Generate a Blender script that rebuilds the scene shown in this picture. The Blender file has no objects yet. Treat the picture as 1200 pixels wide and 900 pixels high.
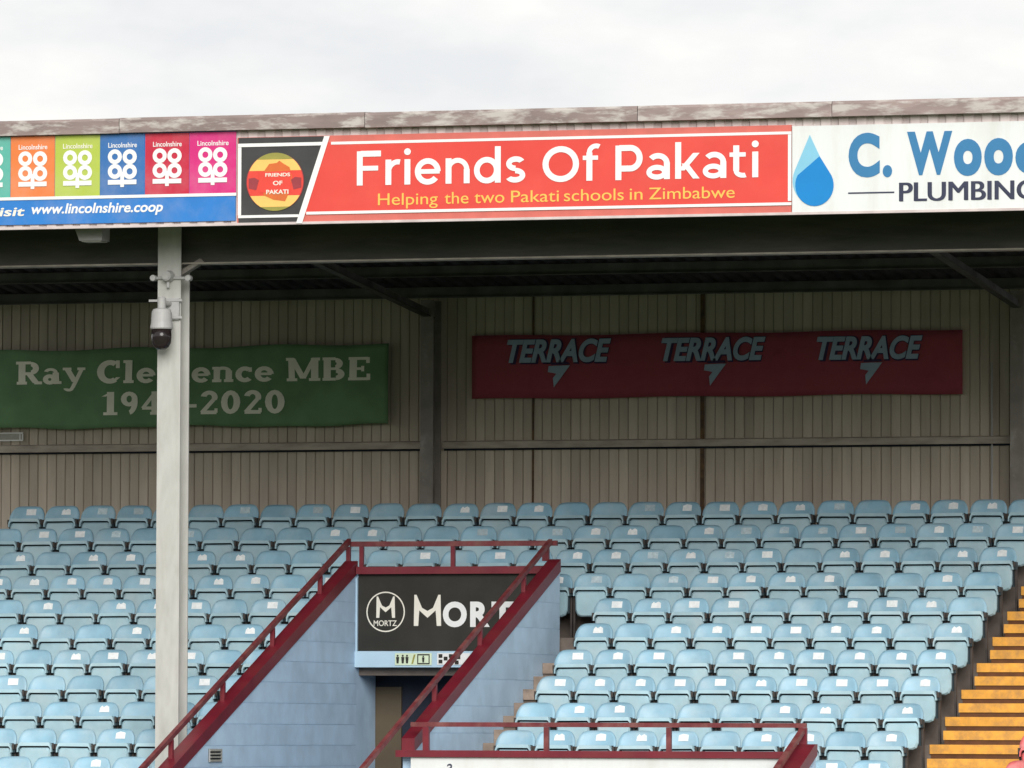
import bpy, math, random
from mathutils import Vector, Matrix
random.seed(11)
R = math.radians
S = bpy.context.scene
COL = S.collection

# ------------------------------------------------------------------ camera
F_PX = 8020.67                      # focal length in pixels of a 1200 px wide frame
TH, HZ, ROLL, DIST = 0.2923, 858.32, 0.0033, 81.357
CAM = Vector((0.0, -DIST, 3.2))
_ph = math.atan((HZ - 450) / F_PX)
FW = Vector((-math.sin(TH) * math.cos(_ph), math.cos(TH) * math.cos(_ph), math.sin(_ph)))
_r = Vector((math.cos(TH), math.sin(TH), 0)); _u = _r.cross(FW)
RT = _r * math.cos(ROLL) + _u * math.sin(ROLL)
UP = _u * math.cos(ROLL) - _r * math.sin(ROLL)
cd = bpy.data.cameras.new('camera'); co = bpy.data.objects.new('camera', cd); COL.objects.link(co)
cd.sensor_width = 36; cd.lens = F_PX / 1200 * 36; cd.clip_start = 1; cd.clip_end = 3000
M = Matrix((RT, UP, -FW)).transposed().to_4x4(); M.translation = CAM
co.matrix_world = M
S.camera = co

# ------------------------------------------------------------------ world, sun, exposure
SUN_EL, SUN_AZ = R(24), R(20)       # a hazy low sun behind the camera
w = bpy.data.worlds.new('World'); S.world = w; w.use_nodes = True
nt = w.node_tree; N = nt.nodes; L = nt.links
for n in list(N): N.remove(n)
out = N.new('ShaderNodeOutputWorld'); bg = N.new('ShaderNodeBackground'); bg.inputs[1].default_value = 0.1
sky = N.new('ShaderNodeTexSky'); sky.sky_type = 'NISHITA'; sky.sun_disc = False
sky.sun_elevation = SUN_EL; sky.sun_rotation = R(180) - SUN_AZ
tc = N.new('ShaderNodeTexCoord'); mp = N.new('ShaderNodeMapping'); mp.inputs['Scale'].default_value = (1, 1, 2.4)
nz = N.new('ShaderNodeTexNoise'); nz.inputs['Scale'].default_value = 22; nz.inputs['Detail'].default_value = 5; nz.inputs['Roughness'].default_value = .55
cr = N.new('ShaderNodeValToRGB')
cr.color_ramp.elements[0].position = .36; cr.color_ramp.elements[0].color = (.80, .805, .825, 1)
cr.color_ramp.elements[1].position = .66; cr.color_ramp.elements[1].color = (.985, .965, .935, 1)
sc = N.new('ShaderNodeVectorMath'); sc.operation = 'SCALE'; sc.inputs['Scale'].default_value = 7.9
mx = N.new('ShaderNodeMixRGB'); mx.inputs[0].default_value = .94
L.new(tc.outputs['Generated'], mp.inputs[0]); L.new(mp.outputs[0], nz.inputs['Vector']); L.new(nz.outputs['Fac'], cr.inputs[0])
L.new(cr.outputs[0], sc.inputs[0]); L.new(sky.outputs[0], mx.inputs[1]); L.new(sc.outputs[0], mx.inputs[2])
L.new(mx.outputs[0], bg.inputs[0]); L.new(bg.outputs[0], out.inputs[0])
sd = bpy.data.lights.new('sun', 'SUN'); sd.energy = 2.3; sd.angle = R(36); sd.color = (1, .975, .94)
so = bpy.data.objects.new('sun', sd); COL.objects.link(so)
sdir = Vector((math.sin(SUN_AZ) * math.cos(SUN_EL), -math.cos(SUN_AZ) * math.cos(SUN_EL), math.sin(SUN_EL)))
so.rotation_euler = sdir.to_track_quat('Z', 'Y').to_euler(); so.location = (20, -60, 40)
S.view_settings.view_transform = 'Standard'; S.view_settings.look = 'None'
S.view_settings.exposure = 0.42; S.view_settings.gamma = 1

# ------------------------------------------------------------------ helpers
def at(x, y, Y):
    """the point of the plane at depth Y that a viewer in the opposite stand sees at photo pixel (x, y)"""
    d = FW * F_PX + RT * (x - 600) + UP * (450 - y)
    return CAM + d * ((Y - CAM.y) / d.y)
def px(p):
    q = Vector(p) - CAM; z = q.dot(FW)
    return 600 + F_PX * q.dot(RT) / z, 450 - F_PX * q.dot(UP) / z
def srgb(r, g, b):
    f = lambda c: ((c / 255 + .055) / 1.055) ** 2.4 if c > 10 else c / 255 / 12.92
    return (f(r), f(g), f(b), 1)

MATS = {}
def mat(name, col, rough=.6, var=.12, scale=6, dirt=None, dirt_amt=.35, dirt_scale=2.0, stretch=(1, 1, 1), metal=0, bump=.0, rnd=0.0, spec=.4, coords='Object', pos=(.45, .7)):
    m = bpy.data.materials.new(name); m.use_nodes = True; t = m.node_tree; n = t.nodes; l = t.links
    b = n['Principled BSDF']; b.inputs['Roughness'].default_value = rough; b.inputs['Metallic'].default_value = metal
    b.inputs['Specular IOR Level'].default_value = spec
    c = n.new('ShaderNodeTexCoord'); mpn = n.new('ShaderNodeMapping'); mpn.inputs['Scale'].default_value = stretch
    l.new(c.outputs[coords], mpn.inputs[0])
    vec = mpn.outputs[0]
    if rnd:
        oi = n.new('ShaderNodeObjectInfo'); ad = n.new('ShaderNodeVectorMath'); ad.operation = 'MULTIPLY_ADD'
        cb = n.new('ShaderNodeCombineXYZ'); l.new(oi.outputs['Random'], cb.inputs[0]); l.new(oi.outputs['Random'], cb.inputs[2])
        ad.inputs[1].default_value = (37, 37, 37); l.new(cb.outputs[0], ad.inputs[0]); l.new(mpn.outputs[0], ad.inputs[2]); vec = ad.outputs[0]
    a = n.new('ShaderNodeTexNoise'); a.inputs['Scale'].default_value = scale; a.inputs['Detail'].default_value = 6; l.new(vec, a.inputs['Vector'])
    mr = n.new('ShaderNodeMapRange'); mr.inputs['From Min'].default_value = .3; mr.inputs['From Max'].default_value = .7
    mr.inputs['To Min'].default_value = 1 - var; mr.inputs['To Max'].default_value = 1 + var; l.new(a.outputs['Fac'], mr.inputs[0])
    val = mr.outputs[0]
    if rnd:
        m2 = n.new('ShaderNodeMapRange'); m2.inputs['To Min'].default_value = 1 - rnd; m2.inputs['To Max'].default_value = 1 + rnd
        l.new(oi.outputs['Random'], m2.inputs[0]); mm = n.new('ShaderNodeMath'); mm.operation = 'MULTIPLY'
        l.new(val, mm.inputs[0]); l.new(m2.outputs[0], mm.inputs[1]); val = mm.outputs[0]
    sv = n.new('ShaderNodeVectorMath'); sv.operation = 'SCALE'; sv.inputs[0].default_value = col[:3]; l.new(val, sv.inputs['Scale'])
    res = sv.outputs[0]
    if dirt:
        d = n.new('ShaderNodeTexNoise'); d.inputs['Scale'].default_value = dirt_scale; d.inputs['Detail'].default_value = 8; d.inputs['Roughness'].default_value = .65
        l.new(vec, d.inputs['Vector'])
        rp = n.new('ShaderNodeMapRange'); rp.inputs['From Min'].default_value = pos[0]; rp.inputs['From Max'].default_value = pos[1]
        rp.inputs['To Max'].default_value = dirt_amt; l.new(d.outputs['Fac'], rp.inputs[0])
        mm = n.new('ShaderNodeMixRGB'); mm.inputs[2].default_value = dirt; l.new(rp.outputs[0], mm.inputs[0]); l.new(res, mm.inputs[1]); res = mm.outputs[0]
    l.new(res, b.inputs['Base Color'])
    if bump:
        bp = n.new('ShaderNodeBump'); bp.inputs['Strength'].default_value = bump; bp.inputs['Distance'].default_value = .01
        l.new(a.outputs['Fac'], bp.inputs['Height']); l.new(bp.outputs[0], b.inputs['Normal'])
    MATS[name] = m
    return m
BROWN = (.11, .08, .06, 1)
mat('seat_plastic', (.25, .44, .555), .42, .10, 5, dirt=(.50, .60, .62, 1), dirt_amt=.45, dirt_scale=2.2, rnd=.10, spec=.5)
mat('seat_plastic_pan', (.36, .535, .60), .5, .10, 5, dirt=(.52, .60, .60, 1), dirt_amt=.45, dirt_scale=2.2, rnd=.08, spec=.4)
mat('seat_plastic_red', (.62, .13, .13), .45, .1, 5, dirt=(.62, .42, .40, 1), dirt_amt=.7, dirt_scale=2.2, rnd=.08)
mat('seat_bracket_shade', (.018, .035, .045), .6, .2, 8)
mat('seat_leg', (.05, .04, .035), .7, .3, 8)
mat('sticker', (.82, .84, .84), .5, .08, 30, dirt=(.5, .58, .6, 1), dirt_amt=.5, dirt_scale=9, rnd=.06)
mat('sticker_faded', (.50, .60, .64), .6, .15, 30, dirt=(.36, .50, .58, 1), dirt_amt=.9, dirt_scale=14, rnd=.15)
mat('concrete', (.17, .14, .12), .9, .25, 3, dirt=(.07, .055, .045, 1), dirt_amt=.6, bump=.4, spec=.2)
mat('concrete_step', (.30, .235, .19), .9, .2, 7, dirt=(.12, .09, .07, 1), dirt_amt=.6, dirt_scale=5, bump=.4, rnd=.12, spec=.2)
mat('step_yellow', (.84, .40, .06), .6, .12, 9, dirt=(.36, .20, .09, 1), dirt_amt=.65, dirt_scale=8, bump=.3, rnd=.06)
mat('step_brown', (.13, .05, .018), .8, .2, 9, rnd=.1)
mat('block_paint', (.50, .67, .84), .62, .09, 3, dirt=(.33, .45, .56, 1), dirt_amt=.35, dirt_scale=1.6, bump=.4, rnd=.025, spec=.3)
mat('block_joint', (.40, .55, .70), .8, .1, 5)
mat('blue_frame', (.42, .58, .70), .6, .08, 3)
mat('red_paint', (.165, .011, .023), .42, .16, 4, dirt=(.16, .03, .03, 1), dirt_amt=.6, dirt_scale=3.5, spec=.5)
mat('red_rail', (.15, .025, .03), .5, .22, 7, dirt=(.26, .12, .10, 1), dirt_amt=.6, dirt_scale=5)
mat('cladding_gap', (.15, .13, .10), .8, .2, 4)
mat('cladding', (.52, .455, .37), .7, .12, 3, dirt=(.22, .175, .135, 1), dirt_amt=.5, dirt_scale=1.5, stretch=(3, 3, .5), rnd=.10, spec=.2)
mat('girt_steel', (.40, .35, .29), .7, .25, 6, dirt=(.38, .35, .30, 1), dirt_amt=.5, dirt_scale=3, stretch=(.6, 1, 2))
mat('rust_strip', (.07, .045, .028), .85, .3, 10, dirt=(.22, .12, .035, 1), dirt_amt=.85, dirt_scale=3, stretch=(1, 1, 1.2))
mat('steel_column', (.22, .20, .175), .7, .2, 4, dirt=(.45, .43, .40, 1), dirt_amt=.5, dirt_scale=3.5, pos=(.55, .7))
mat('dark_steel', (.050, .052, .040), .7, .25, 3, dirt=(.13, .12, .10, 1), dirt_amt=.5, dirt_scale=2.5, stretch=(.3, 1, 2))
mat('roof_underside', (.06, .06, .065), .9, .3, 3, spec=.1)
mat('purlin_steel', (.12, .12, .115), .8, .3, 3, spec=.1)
mat('beam_edge_lit', (.30, .27, .23), .6, .25, 5)
mat('post_paint', (.48, .48, .45), .6, .07, 9, dirt=(.36, .35, .31, 1), dirt_amt=.55, dirt_scale=6, stretch=(1, 1, .3), bump=.15)
mat('galvanised', (.42, .42, .41), .5, .12, 12)
mat('capping', (.27, .21, .195), .7, .18, 3, dirt=(.56, .53, .49, 1), dirt_amt=.75, dirt_scale=3.6, stretch=(.8, 1, 3), bump=.3, rnd=.12, pos=(.48, .62))
mat('fascia_sheet', (.62, .54, .52), .6, .12, 4, dirt=(.40, .30, .30, 1), dirt_amt=.5, dirt_scale=3)
mat('white_print', (.80, .80, .78), .5, .03, 6)
mat('cream_print', (.80, .76, .66), .5, .03, 6)
mat('board_white', (.73, .755, .745), .5, .03, 3, dirt=(.55, .55, .50, 1), dirt_amt=.5, dirt_scale=1.5, stretch=(2, 1, .4))
mat('board_red', (.69, .06, .045), .5, .05, 2, dirt=(.72, .10, .07, 1), dirt_amt=.5, dirt_scale=1.2)
mat('board_red_edge', (.62, .15, .12), .55, .10, 4)
mat('board_black', (.045, .045, .045), .5, .2, 4)
mat('yellow_print', (.85, .50, .10), .5, .03, 6)
mat('badge_yellow', (.85, .52, .14), .5, .05, 6)
mat('badge_green', (.30, .28, .06), .5, .15, 6)
mat('badge_red', (.72, .06, .04), .5, .05, 6)
mat('badge_maroon', (.30, .04, .05), .5, .1, 6)
mat('badge_brown', (.62, .14, .03), .5, .1, 6)
mat('badge_pink', (.75, .30, .25), .5, .1, 6)
for nme, c in dict(teal=(.10, .42, .34), orange=(.75, .20, .05), lime=(.42, .52, .07), blue=(.035, .15, .40), crimson=(.52, .018, .05), magenta=(.62, .02, .19), strip_blue=(.025, .19, .55)).items():
    mat('tile_' + nme, c, .5, .06, 3, dirt=(.55, .5, .5, 1), dirt_amt=.15, dirt_scale=2)
mat('wood_blue', (.035, .185, .38), .5, .04, 3)
mat('drop_pale', (.22, .52, .68), .5, .05, 3)
mat('drop_blue', (.0, .21, .55), .5, .05, 3)
mat('navy_print', (.03, .035, .07), .5, .1, 3)
mat('green_cloth', (.15, .28, .14), .85, .16, 2.5, dirt=(.17, .30, .16, 1), dirt_amt=.5, dirt_scale=1.5, spec=.1)
mat('green_cloth_letters', (.86, .86, .72), .85, .05, 4, spec=.1)
mat('maroon_cloth', (.36, .075, .095), .8, .12, 2, dirt=(.20, .03, .06, 1), dirt_amt=.5, spec=.1)
mat('greyblue_print', (.33, .43, .53), .8, .08, 6, spec=.1)
mat('navy_shadow_print', (.055, .035, .085), .8, .1, 6, spec=.1)
mat('board_dark', (.020, .018, .013), .45, .25, 2, dirt=(.035, .030, .025, 1), dirt_amt=.5)
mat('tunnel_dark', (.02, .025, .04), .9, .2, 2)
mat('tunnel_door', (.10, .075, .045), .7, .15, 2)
mat('sign_pale', (.62, .72, .52), .5, .08, 8)
mat('dark_glass', (.02, .015, .015), .15, .1, 5)
mat('white_plastic', (.40, .395, .385), .45, .06, 8)
mat('grass', (.045, .09, .02), .9, .3, .5, dirt=(.07, .11, .03, 1), dirt_amt=.5, dirt_scale=.1, bump=.4, spec=.1)
mat('bounce_pale', (.27, .25, .21), .9, .15, 1.5)
mat('path_grey', (.05, .05, .048), .9, .15, 1.5)
mat('plate_grey', (.36, .36, .31), .6, .1, 20)

class MB:
    def __init__(s): s.v = []; s.f = []
    def box(s, x0, x1, y0, y1, z0, z1):
        b = len(s.v)
        s.v += [(x0, y0, z0), (x1, y0, z0), (x1, y1, z0), (x0, y1, z0), (x0, y0, z1), (x1, y0, z1), (x1, y1, z1), (x0, y1, z1)]
        s.f += [tuple(b + i for i in q) for q in ((0, 3, 2, 1), (4, 5, 6, 7), (0, 1, 5, 4), (1, 2, 6, 5), (2, 3, 7, 6), (3, 0, 4, 7))]
        return s
    def prism(s, poly, a0, a1, axis):
        """poly: 2D points; axis 'x': (y,z) outline between x=a0..a1; axis 'y': (x,z) outline between y=a0..a1"""
        n = len(poly); b = len(s.v)
        for a in (a0, a1):
            for (p, q) in poly: s.v.append((a, p, q) if axis == 'x' else (p, a, q))
        s.f.append(tuple(range(b, b + n))); s.f.append(tuple(range(b + 2 * n - 1, b + n - 1, -1)))
        for i in range(n): s.f.append((b + i, b + n + i, b + n + (i + 1) % n, b + (i + 1) % n))
        return s
    def tube(s, p0, p1, r, n=10, r1=None, cap=True):
        p0 = Vector(p0); p1 = Vector(p1); d = (p1 - p0).normalized(); r1 = r if r1 is None else r1
        a = d.orthogonal().normalized(); c = d.cross(a); b = len(s.v)
        for p, rr in ((p0, r), (p1, r1)):
            for i in range(n):
                t = 2 * math.pi * i / n; s.v.append(tuple(p + a * (rr * math.cos(t)) + c * (rr * math.sin(t))))
        for i in range(n): s.f.append((b + i, b + (i + 1) % n, b + n + (i + 1) % n, b + n + i))
        if cap: s.f.append(tuple(range(b + n - 1, b - 1, -1))); s.f.append(tuple(range(b + n, b + 2 * n)))
        return s
    def lathe(s, c, prof, n=20):
        c = Vector(c); b = len(s.v)
        for (r, z) in prof:
            for i in range(n):
                t = 2 * math.pi * i / n; s.v.append((c.x + r * math.cos(t), c.y + r * math.sin(t), c.z + z))
        for j in range(len(prof) - 1):
            for i in range(n): s.f.append((b + j * n + i, b + j * n + (i + 1) % n, b + (j + 1) * n + (i + 1) % n, b + (j + 1) * n + i))
        s.f.append(tuple(range(b + n - 1, b - 1, -1))); k = b + (len(prof) - 1) * n; s.f.append(tuple(range(k, k + n)))
        return s
    def mesh(s, name, m, off=(0, 0, 0), smooth=False):
        me = bpy.data.meshes.new(name)
        me.from_pydata([(a - off[0], b - off[1], c - off[2]) for a, b, c in s.v], [], s.f)
        import bmesh
        bm = bmesh.new(); bm.from_mesh(me); bmesh.ops.recalc_face_normals(bm, faces=bm.faces); bm.to_mesh(me); bm.free()
        me.materials.append(MATS[m] if isinstance(m, str) else m)
        if smooth:
            for p in me.polygons: p.use_smooth = True
        return me

WL = {}
def thing(name, loc, label, cat, group=None):
    o = bpy.data.objects.new(name, None); COL.objects.link(o); o.location = loc; o.empty_display_size = .2
    WL[o.name] = Vector(loc); tag(o, label, cat, group); return o
def tag(o, label=None, cat=None, group=None, kind=None):
    if label: o['label'] = label
    if cat: o['category'] = cat
    if group: o['group'] = group
    if kind: o['kind'] = kind
    return o
def link(name, me, parent=None, loc=(0, 0, 0)):
    o = bpy.data.objects.new(name, me); COL.objects.link(o)
    if parent: o.parent = parent; o.location = Vector(loc) - WL[parent.name]
    else: o.location = loc
    WL[o.name] = Vector(loc); return o
def part(name, mb, m, parent, loc=None, smooth=False):
    """mesh in world coordinates -> child object (origin on its own centre)"""
    if loc is None:
        loc = Vector([(min(v[i] for v in mb.v) + max(v[i] for v in mb.v)) / 2 for i in range(3)])
    return link(name, mb.mesh(name, m, loc, smooth), parent, loc)
def solo(name, mb, m, label, cat, group=None, smooth=False):
    loc = [(min(v[i] for v in mb.v) + max(v[i] for v in mb.v)) / 2 for i in range(3)]; loc[2] = min(v[2] for v in mb.v)
    return tag(link(name, mb.mesh(name, m, loc, smooth), None, Vector(loc)), label, cat, group)
def struct(name, mb, m):
    return tag(link(name, mb.mesh(name, m)), kind='structure')

def text(s, xl, xr, ytop, ybase, Y, m, parent, bold=0.0, shear=0, name='lettering', spacing=1.0, th=.004, slab=False):
    """lettering fitted between photo x limits, on the plane Y; ytop / ybase are read at xl"""
    a = at(xl, ybase, Y); b = at(xr, ybase, Y); t = at(xl, ytop, Y)
    cu = bpy.data.curves.new('t', 'FONT'); cu.body = s; cu.size = 1; cu.offset = bold; cu.shear = shear; cu.space_character = spacing
    cu.resolution_u = 6
    o = bpy.data.objects.new('t', cu); COL.objects.link(o)
    dg = bpy.context.evaluated_depsgraph_get(); me = bpy.data.meshes.new_from_object(o.evaluated_get(dg))
    bpy.data.objects.remove(o); bpy.data.curves.remove(cu)
    x0 = min(v.co.x for v in me.vertices); x1 = max(v.co.x for v in me.vertices); h = max(v.co.y for v in me.vertices)
    W = b.x - a.x; H = t.z - a.z
    loc = Vector((a.x, Y, a.z))
    for v in me.vertices: v.co = ((v.co.x - x0) / (x1 - x0) * W, 0, v.co.y / h * H)
    me.name = name; me.materials.clear(); me.materials.append(MATS[m])
    import bmesh
    bm = bmesh.new(); bm.from_mesh(me); bmesh.ops.remove_doubles(bm, verts=bm.verts, dist=.0002)
    r = bmesh.ops.extrude_face_region(bm, geom=bm.faces[:]); bmesh.ops.translate(bm, verts=[v for v in r['geom'] if isinstance(v, bmesh.types.BMVert)], vec=(0, -th, 0))
    bmesh.ops.recalc_face_normals(bm, faces=bm.faces); bm.to_mesh(me); bm.free()
    for p_ in me.polygons: p_.use_smooth = False
    return link(name, me, parent, loc)
def quad_px(pts, Y, th=.004):
    """a flat plate with the outline of photo points, on plane Y, thickness th towards the pitch"""
    return MB().prism([(at(x, y, Y).x, at(x, y, Y).z) for x, y in pts], Y - th, Y, 'y')
def rect_x(xl, xr, yt, yb, Y, th=.004):
    """true rectangle on plane Y; y values read at xl"""
    a = at(xl, yt, Y); b = at(xl, yb, Y); c = at(xr, yt, Y)
    return MB().box(a.x, c.x, Y - th, Y, b.z, a.z)

# ------------------------------------------------------------------ measures of the stand
TR, RI, W = .8, .31393, .48                   # tread, rise, seat pitch
X0 = -30.905; Z0 = 2.772 + 3.2                # seat column 0, centre of the back row's backrests
FL = .70                                      # backrest centre above the floor of its row
def rowY(r): return -TR * r
def flZ(r): return Z0 - RI * r - FL           # terrace floor of row r
def fe(r): return rowY(r) - .45               # front edge of that floor
YW = 1.35                                     # rear wall plane
YS = -2.95                                    # wall with the dark sign
SL = RI / TR
SLR = SL * .945                               # slope of the stairwell railings
cx = lambda x, y, Y: at(x, y, Y).x
XL = cx(418, 720, YS)                         # inner face of the left stairwell wall
XR = cx(656, 700, YS)                         # outer face of the right stairwell wall
zR = at(656, 670, YS).z                       # underside of the sloping red channel at the back corner
YC = YS - 1
while px((XR, YC, zR + SLR * (YC - YS)))[1] < 880: YC -= .02
YC = round(YC, 2)
X2 = cx(956, 883, YC)
XA0 = cx(1078, 896, -6.85) - .06                    # right aisle, left edge
XA1 = cx(1176, 895, -8.0) - .04
XEL, XER = X0 - 3.2, X0 + W * 31
print('XL', XL, 'XR', XR, 'YC', YC, 'X2', X2, 'aisle', XA0, XA1, 'floor0', flZ(0), 'cam->', px((X0, 0, Z0)))
ROWS = 14
YFRONT = fe(ROWS - 1)

# ------------------------------------------------------------------ ground and terrace
g = MB(); g.v = [(-1500, -1500, 0), (1500, -1500, 0), (1500, 1500, 0), (-1500, 1500, 0)]; g.f = [(0, 1, 2, 3)]
struct('ground', g, 'path_grey')
g = MB(); g.v = [(-75, -76, .02), (35, -76, .02), (35, -15, .02), (-75, -15, .02)]; g.f = [(0, 1, 2, 3)]
struct('grass_pitch', g, 'grass')
g = MB(); g.v = [(-75, -14.9, .02), (35, -14.9, .02), (35, -11, .02), (-75, -11, .02)]; g.f = [(0, 1, 2, 3)]
struct('added_bounce_path', g, 'bounce_pale')  # unseen pale strip added to bounce light onto rear wall and roof
t = MB()
for r in range(ROWS):
    y0, y1 = fe(r), (YW + .4 if r == 0 else fe(r - 1) + .001)
    z = flZ(r)
    if r <= 3: segs = [(XEL, XER)]
    elif r <= 10: segs = [(XEL, XL - .142), (XR - .12, XER)]
    else: segs = [(XEL, XL - .142), (X2 - .19, XER)]
    for a, b in segs: t.box(a, b, y0, y1 if r else YW + .4, z - .45, z)
terr = struct('terrace', t, 'concrete')
# floor and underside seen inside the stairwell
zpit = flZ(13) - .6
b = MB().box(XL - .2, XR, YFRONT, YS + 1.0, zpit - .1, zpit)
struct('stairwell_floor', b, 'concrete')
struct('front_terrace_floor', MB().box(XR, X2, YFRONT, YC, zpit - .1, zpit + .001), 'concrete')
struct('terrace_front_wall', MB().box(XEL, XER, YFRONT - .15, YFRONT - .002, 0.02, zpit + .05), 'concrete')

# unseen stand and tree line added behind the camera to block the lowest sky
m = MB()
for i in range(10): m.box(-90, 50, -90 - i * .9, -89.1 - i * .9 + .9, 0, .3 + i * .35)
struct('added_opposite_terrace', m, 'concrete')
struct('added_stand_back', MB().box(-90, 50, -101, -100, 0, 9.5), 'cladding')
struct('added_stand_roof', MB().prism([(-90, 9.2), (-101, 8.2), (-101, 8.6), (-90, 9.9)], -90, 50, 'x'), 'roof_underside')
m = MB(); pts = []
for i in range(61):
    a = -1.9 + 3.8 * i / 60; d = 150; pts.append((-20 + d * math.sin(a), -50 - d * math.cos(a), 9 + 1.6 * math.sin(i * 1.7) + 1.2 * math.sin(i * .63)))
for x, y, z in pts:
    for rr, zz in ((1, -1), (1, z * .7), (1.03, z), (1.12, z * .6), (1.12, -1)): m.v.append((-20 + (x + 20) * rr, -50 + (y + 50) * rr, zz))
for i in range(60):
    for j in range(4): a = i * 5 + j; m.f.append((a, a + 5, a + 6, a + 1))
struct('added_tree_line', m, 'grass')  # invented trees, out of view, keep low sky light off the wall

# ------------------------------------------------------------------ rear wall: cladding boards, girt, joint strip
xw0, xw1 = cx(-40, 500, YW), cx(1240, 500, YW)
zg = at(700, 524, YW - .12).z                 # bottom of girt
wall = thing('rear_wall', ((xw0 + xw1) / 2, YW, flZ(0)), 'brown grey profiled wall of narrow upright boards behind the back row of seats', 'wall')
zt = at(700, 343, YW).z
pitch = .1255
n = int((xw1 - xw0) / pitch)
tpl = {}
def board_mesh(kind, h):
    if (kind, h) in tpl: return tpl[(kind, h)]
    wd = pitch - .004
    prof = [(-wd / 2, .0), (-wd / 2 + .010, -.012), (wd / 2 - .010, -.012), (wd / 2, .0)] if kind == 0 else [(-wd / 2, .0), (-wd / 2 + .005, -.012), (wd / 2 - .005, -.012), (wd / 2, .0)]
    m = MB(); k = len(prof)
    for z in (0, h):
        for p in prof: m.v.append((p[0], p[1], z))
    for i in range(k - 1): m.f.append((i, i + 1, k + i + 1, k + i))
    m.f.append((0, 1, 2, 3)); m.f.append((7, 6, 5, 4)); m.f.append((3, 0, 4, 7))
    me = m.mesh('cladding_board', 'cladding'); tpl[(kind, h)] = me; return me
hl = round(zg + .05 - flZ(0), 3); hu = round(zt - zg - .05, 3)
for i in range(n):
    x = xw0 + (i + .5) * pitch
    kind = 0 if (i % 5 in (0, 2, 3)) else 1
    link('cladding_board', board_mesh(kind, hl), wall, (x, YW, flZ(0)))
    link('cladding_board', board_mesh(1 - kind if i % 7 == 3 else kind, hu), wall, (x, YW, zg + .05))
part('wall_backing', MB().box(xw0, xw1, YW + .002, YW + .1, flZ(0), zt), 'cladding_gap', wall)
xc1, xc2 = cx(499, 500, YW - .5), cx(1191, 500, YW - .5)
for a, b_ in ((xw0, xc1 - .1), (xc1 + .1, xc2 - .1), (xc2 + .1, xw1)):
    part('girt', MB().prism([(YW - .025, zg), (YW - .13, zg), (YW - .13, zg + .035), (YW - .11, zg + .035), (YW - .11, zg + .085), (YW - .025, zg + .10)], a, b_, 'x'), 'girt_steel', wall)
    part('girt_shadow_strip', MB().box(a, b_, YW - .05, YW - .026, zg - .022, zg - .001), 'tunnel_dark', wall)  # dark strip stands in for the shadow under the girt
xj = cx(824, 500, YW)
part('joint_strip', MB().box(xj - .026, xj + .026, YW - .045, YW - .024, flZ(0), zt), 'rust_strip', wall)
xj = cx(625.5, 500, YW)
part('joint_strip', MB().box(xj - .012, xj + .012, YW - .03, YW - .0225, flZ(0), zt), 'rust_strip', wall)
xj = cx(1163.5, 500, YW)
solo('cable_conduit', MB().tube((xj, YW - .05, at(1163, 580, YW).z - .2), (xj, YW - .05, at(1163, 425, YW).z), .011, 8), 'white_plastic',
     'thin pale conduit running up the rear wall near its right end', 'conduit')
s = thing('wall_plate', at(10, 518, YW - .04), 'small pale framed plate on the rear wall below the green banner', 'sign')
part('plate', rect_x(-12, 26, 507.5, 516.5, YW - .045), 'plate_grey', s)
for (a, b_, c, d) in ((-12, 27, 507, 508.6), (-12, 27, 515.6, 517.2), (23, 24, 508.6, 515.6), (26, 27.3, 508.6, 515.6)):
    part('frame', rect_x(a, b_, c, d, YW - .05), 'white_print', s)

# ------------------------------------------------------------------ roof: sheeting, purlins, rafters, front beam, capping, fascia sheet
YF = -9.1                                     # fascia front
YB = -7.9                                     # line of the front posts
ztop = at(600, 145, YF).z                     # top of the fascia sheet
zbotf = at(600, 255, YF).z
zrw = at(700, 341, YW).z
rsl = (ztop - .05 - zrw) / (YF - YW)
def zr(y): return zrw + rsl * (y - YW)        # underside of the sheeting
xr0, xr1 = cx(-60, 200, YW) - .5, cx(1260, 200, YF) + 1.5
roof = thing('stand_roof', ((xr0 + xr1) / 2, YB, flZ(3)), 'long dark low pitched roof over the seats with weathered front edge', 'roof')
m = MB(); k = 0; x = xr0
prof = []
while x < xr1:
    prof += [(x, .0), (x + .09, .0), (x + .12, .035), (x + .17, .035)]; x += .2
b0 = len(m.v)
for (xx, dz) in prof:
    for (y, off) in ((YF + .02, 0), (YW + .3, 0)): m.v.append((xx, y, zr(y) + dz)); m.v.append((xx, y, zr(y) + dz + .004))
for i in range(len(prof) - 1):
    a = 4 * i; m.f += [(a, a + 4, a + 6, a + 2), (a + 1, a + 3, a + 7, a + 5)]
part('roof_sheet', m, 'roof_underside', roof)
for j in range(7):
    y = YW - .5 - j * 1.5
    part('purlin', MB().prism([(y, zr(y) - .006), (y + .05, zr(y) - .006), (y + .05, zr(y) - .02), (y + .012, zr(y) - .02), (y + .012, zr(y) - .13), (y - .04, zr(y) - .13), (y - .04, zr(y) - .145), (y, zr(y) - .145)][::-1], xr0, xr1, 'x'), 'purlin_steel', roof)
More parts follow.
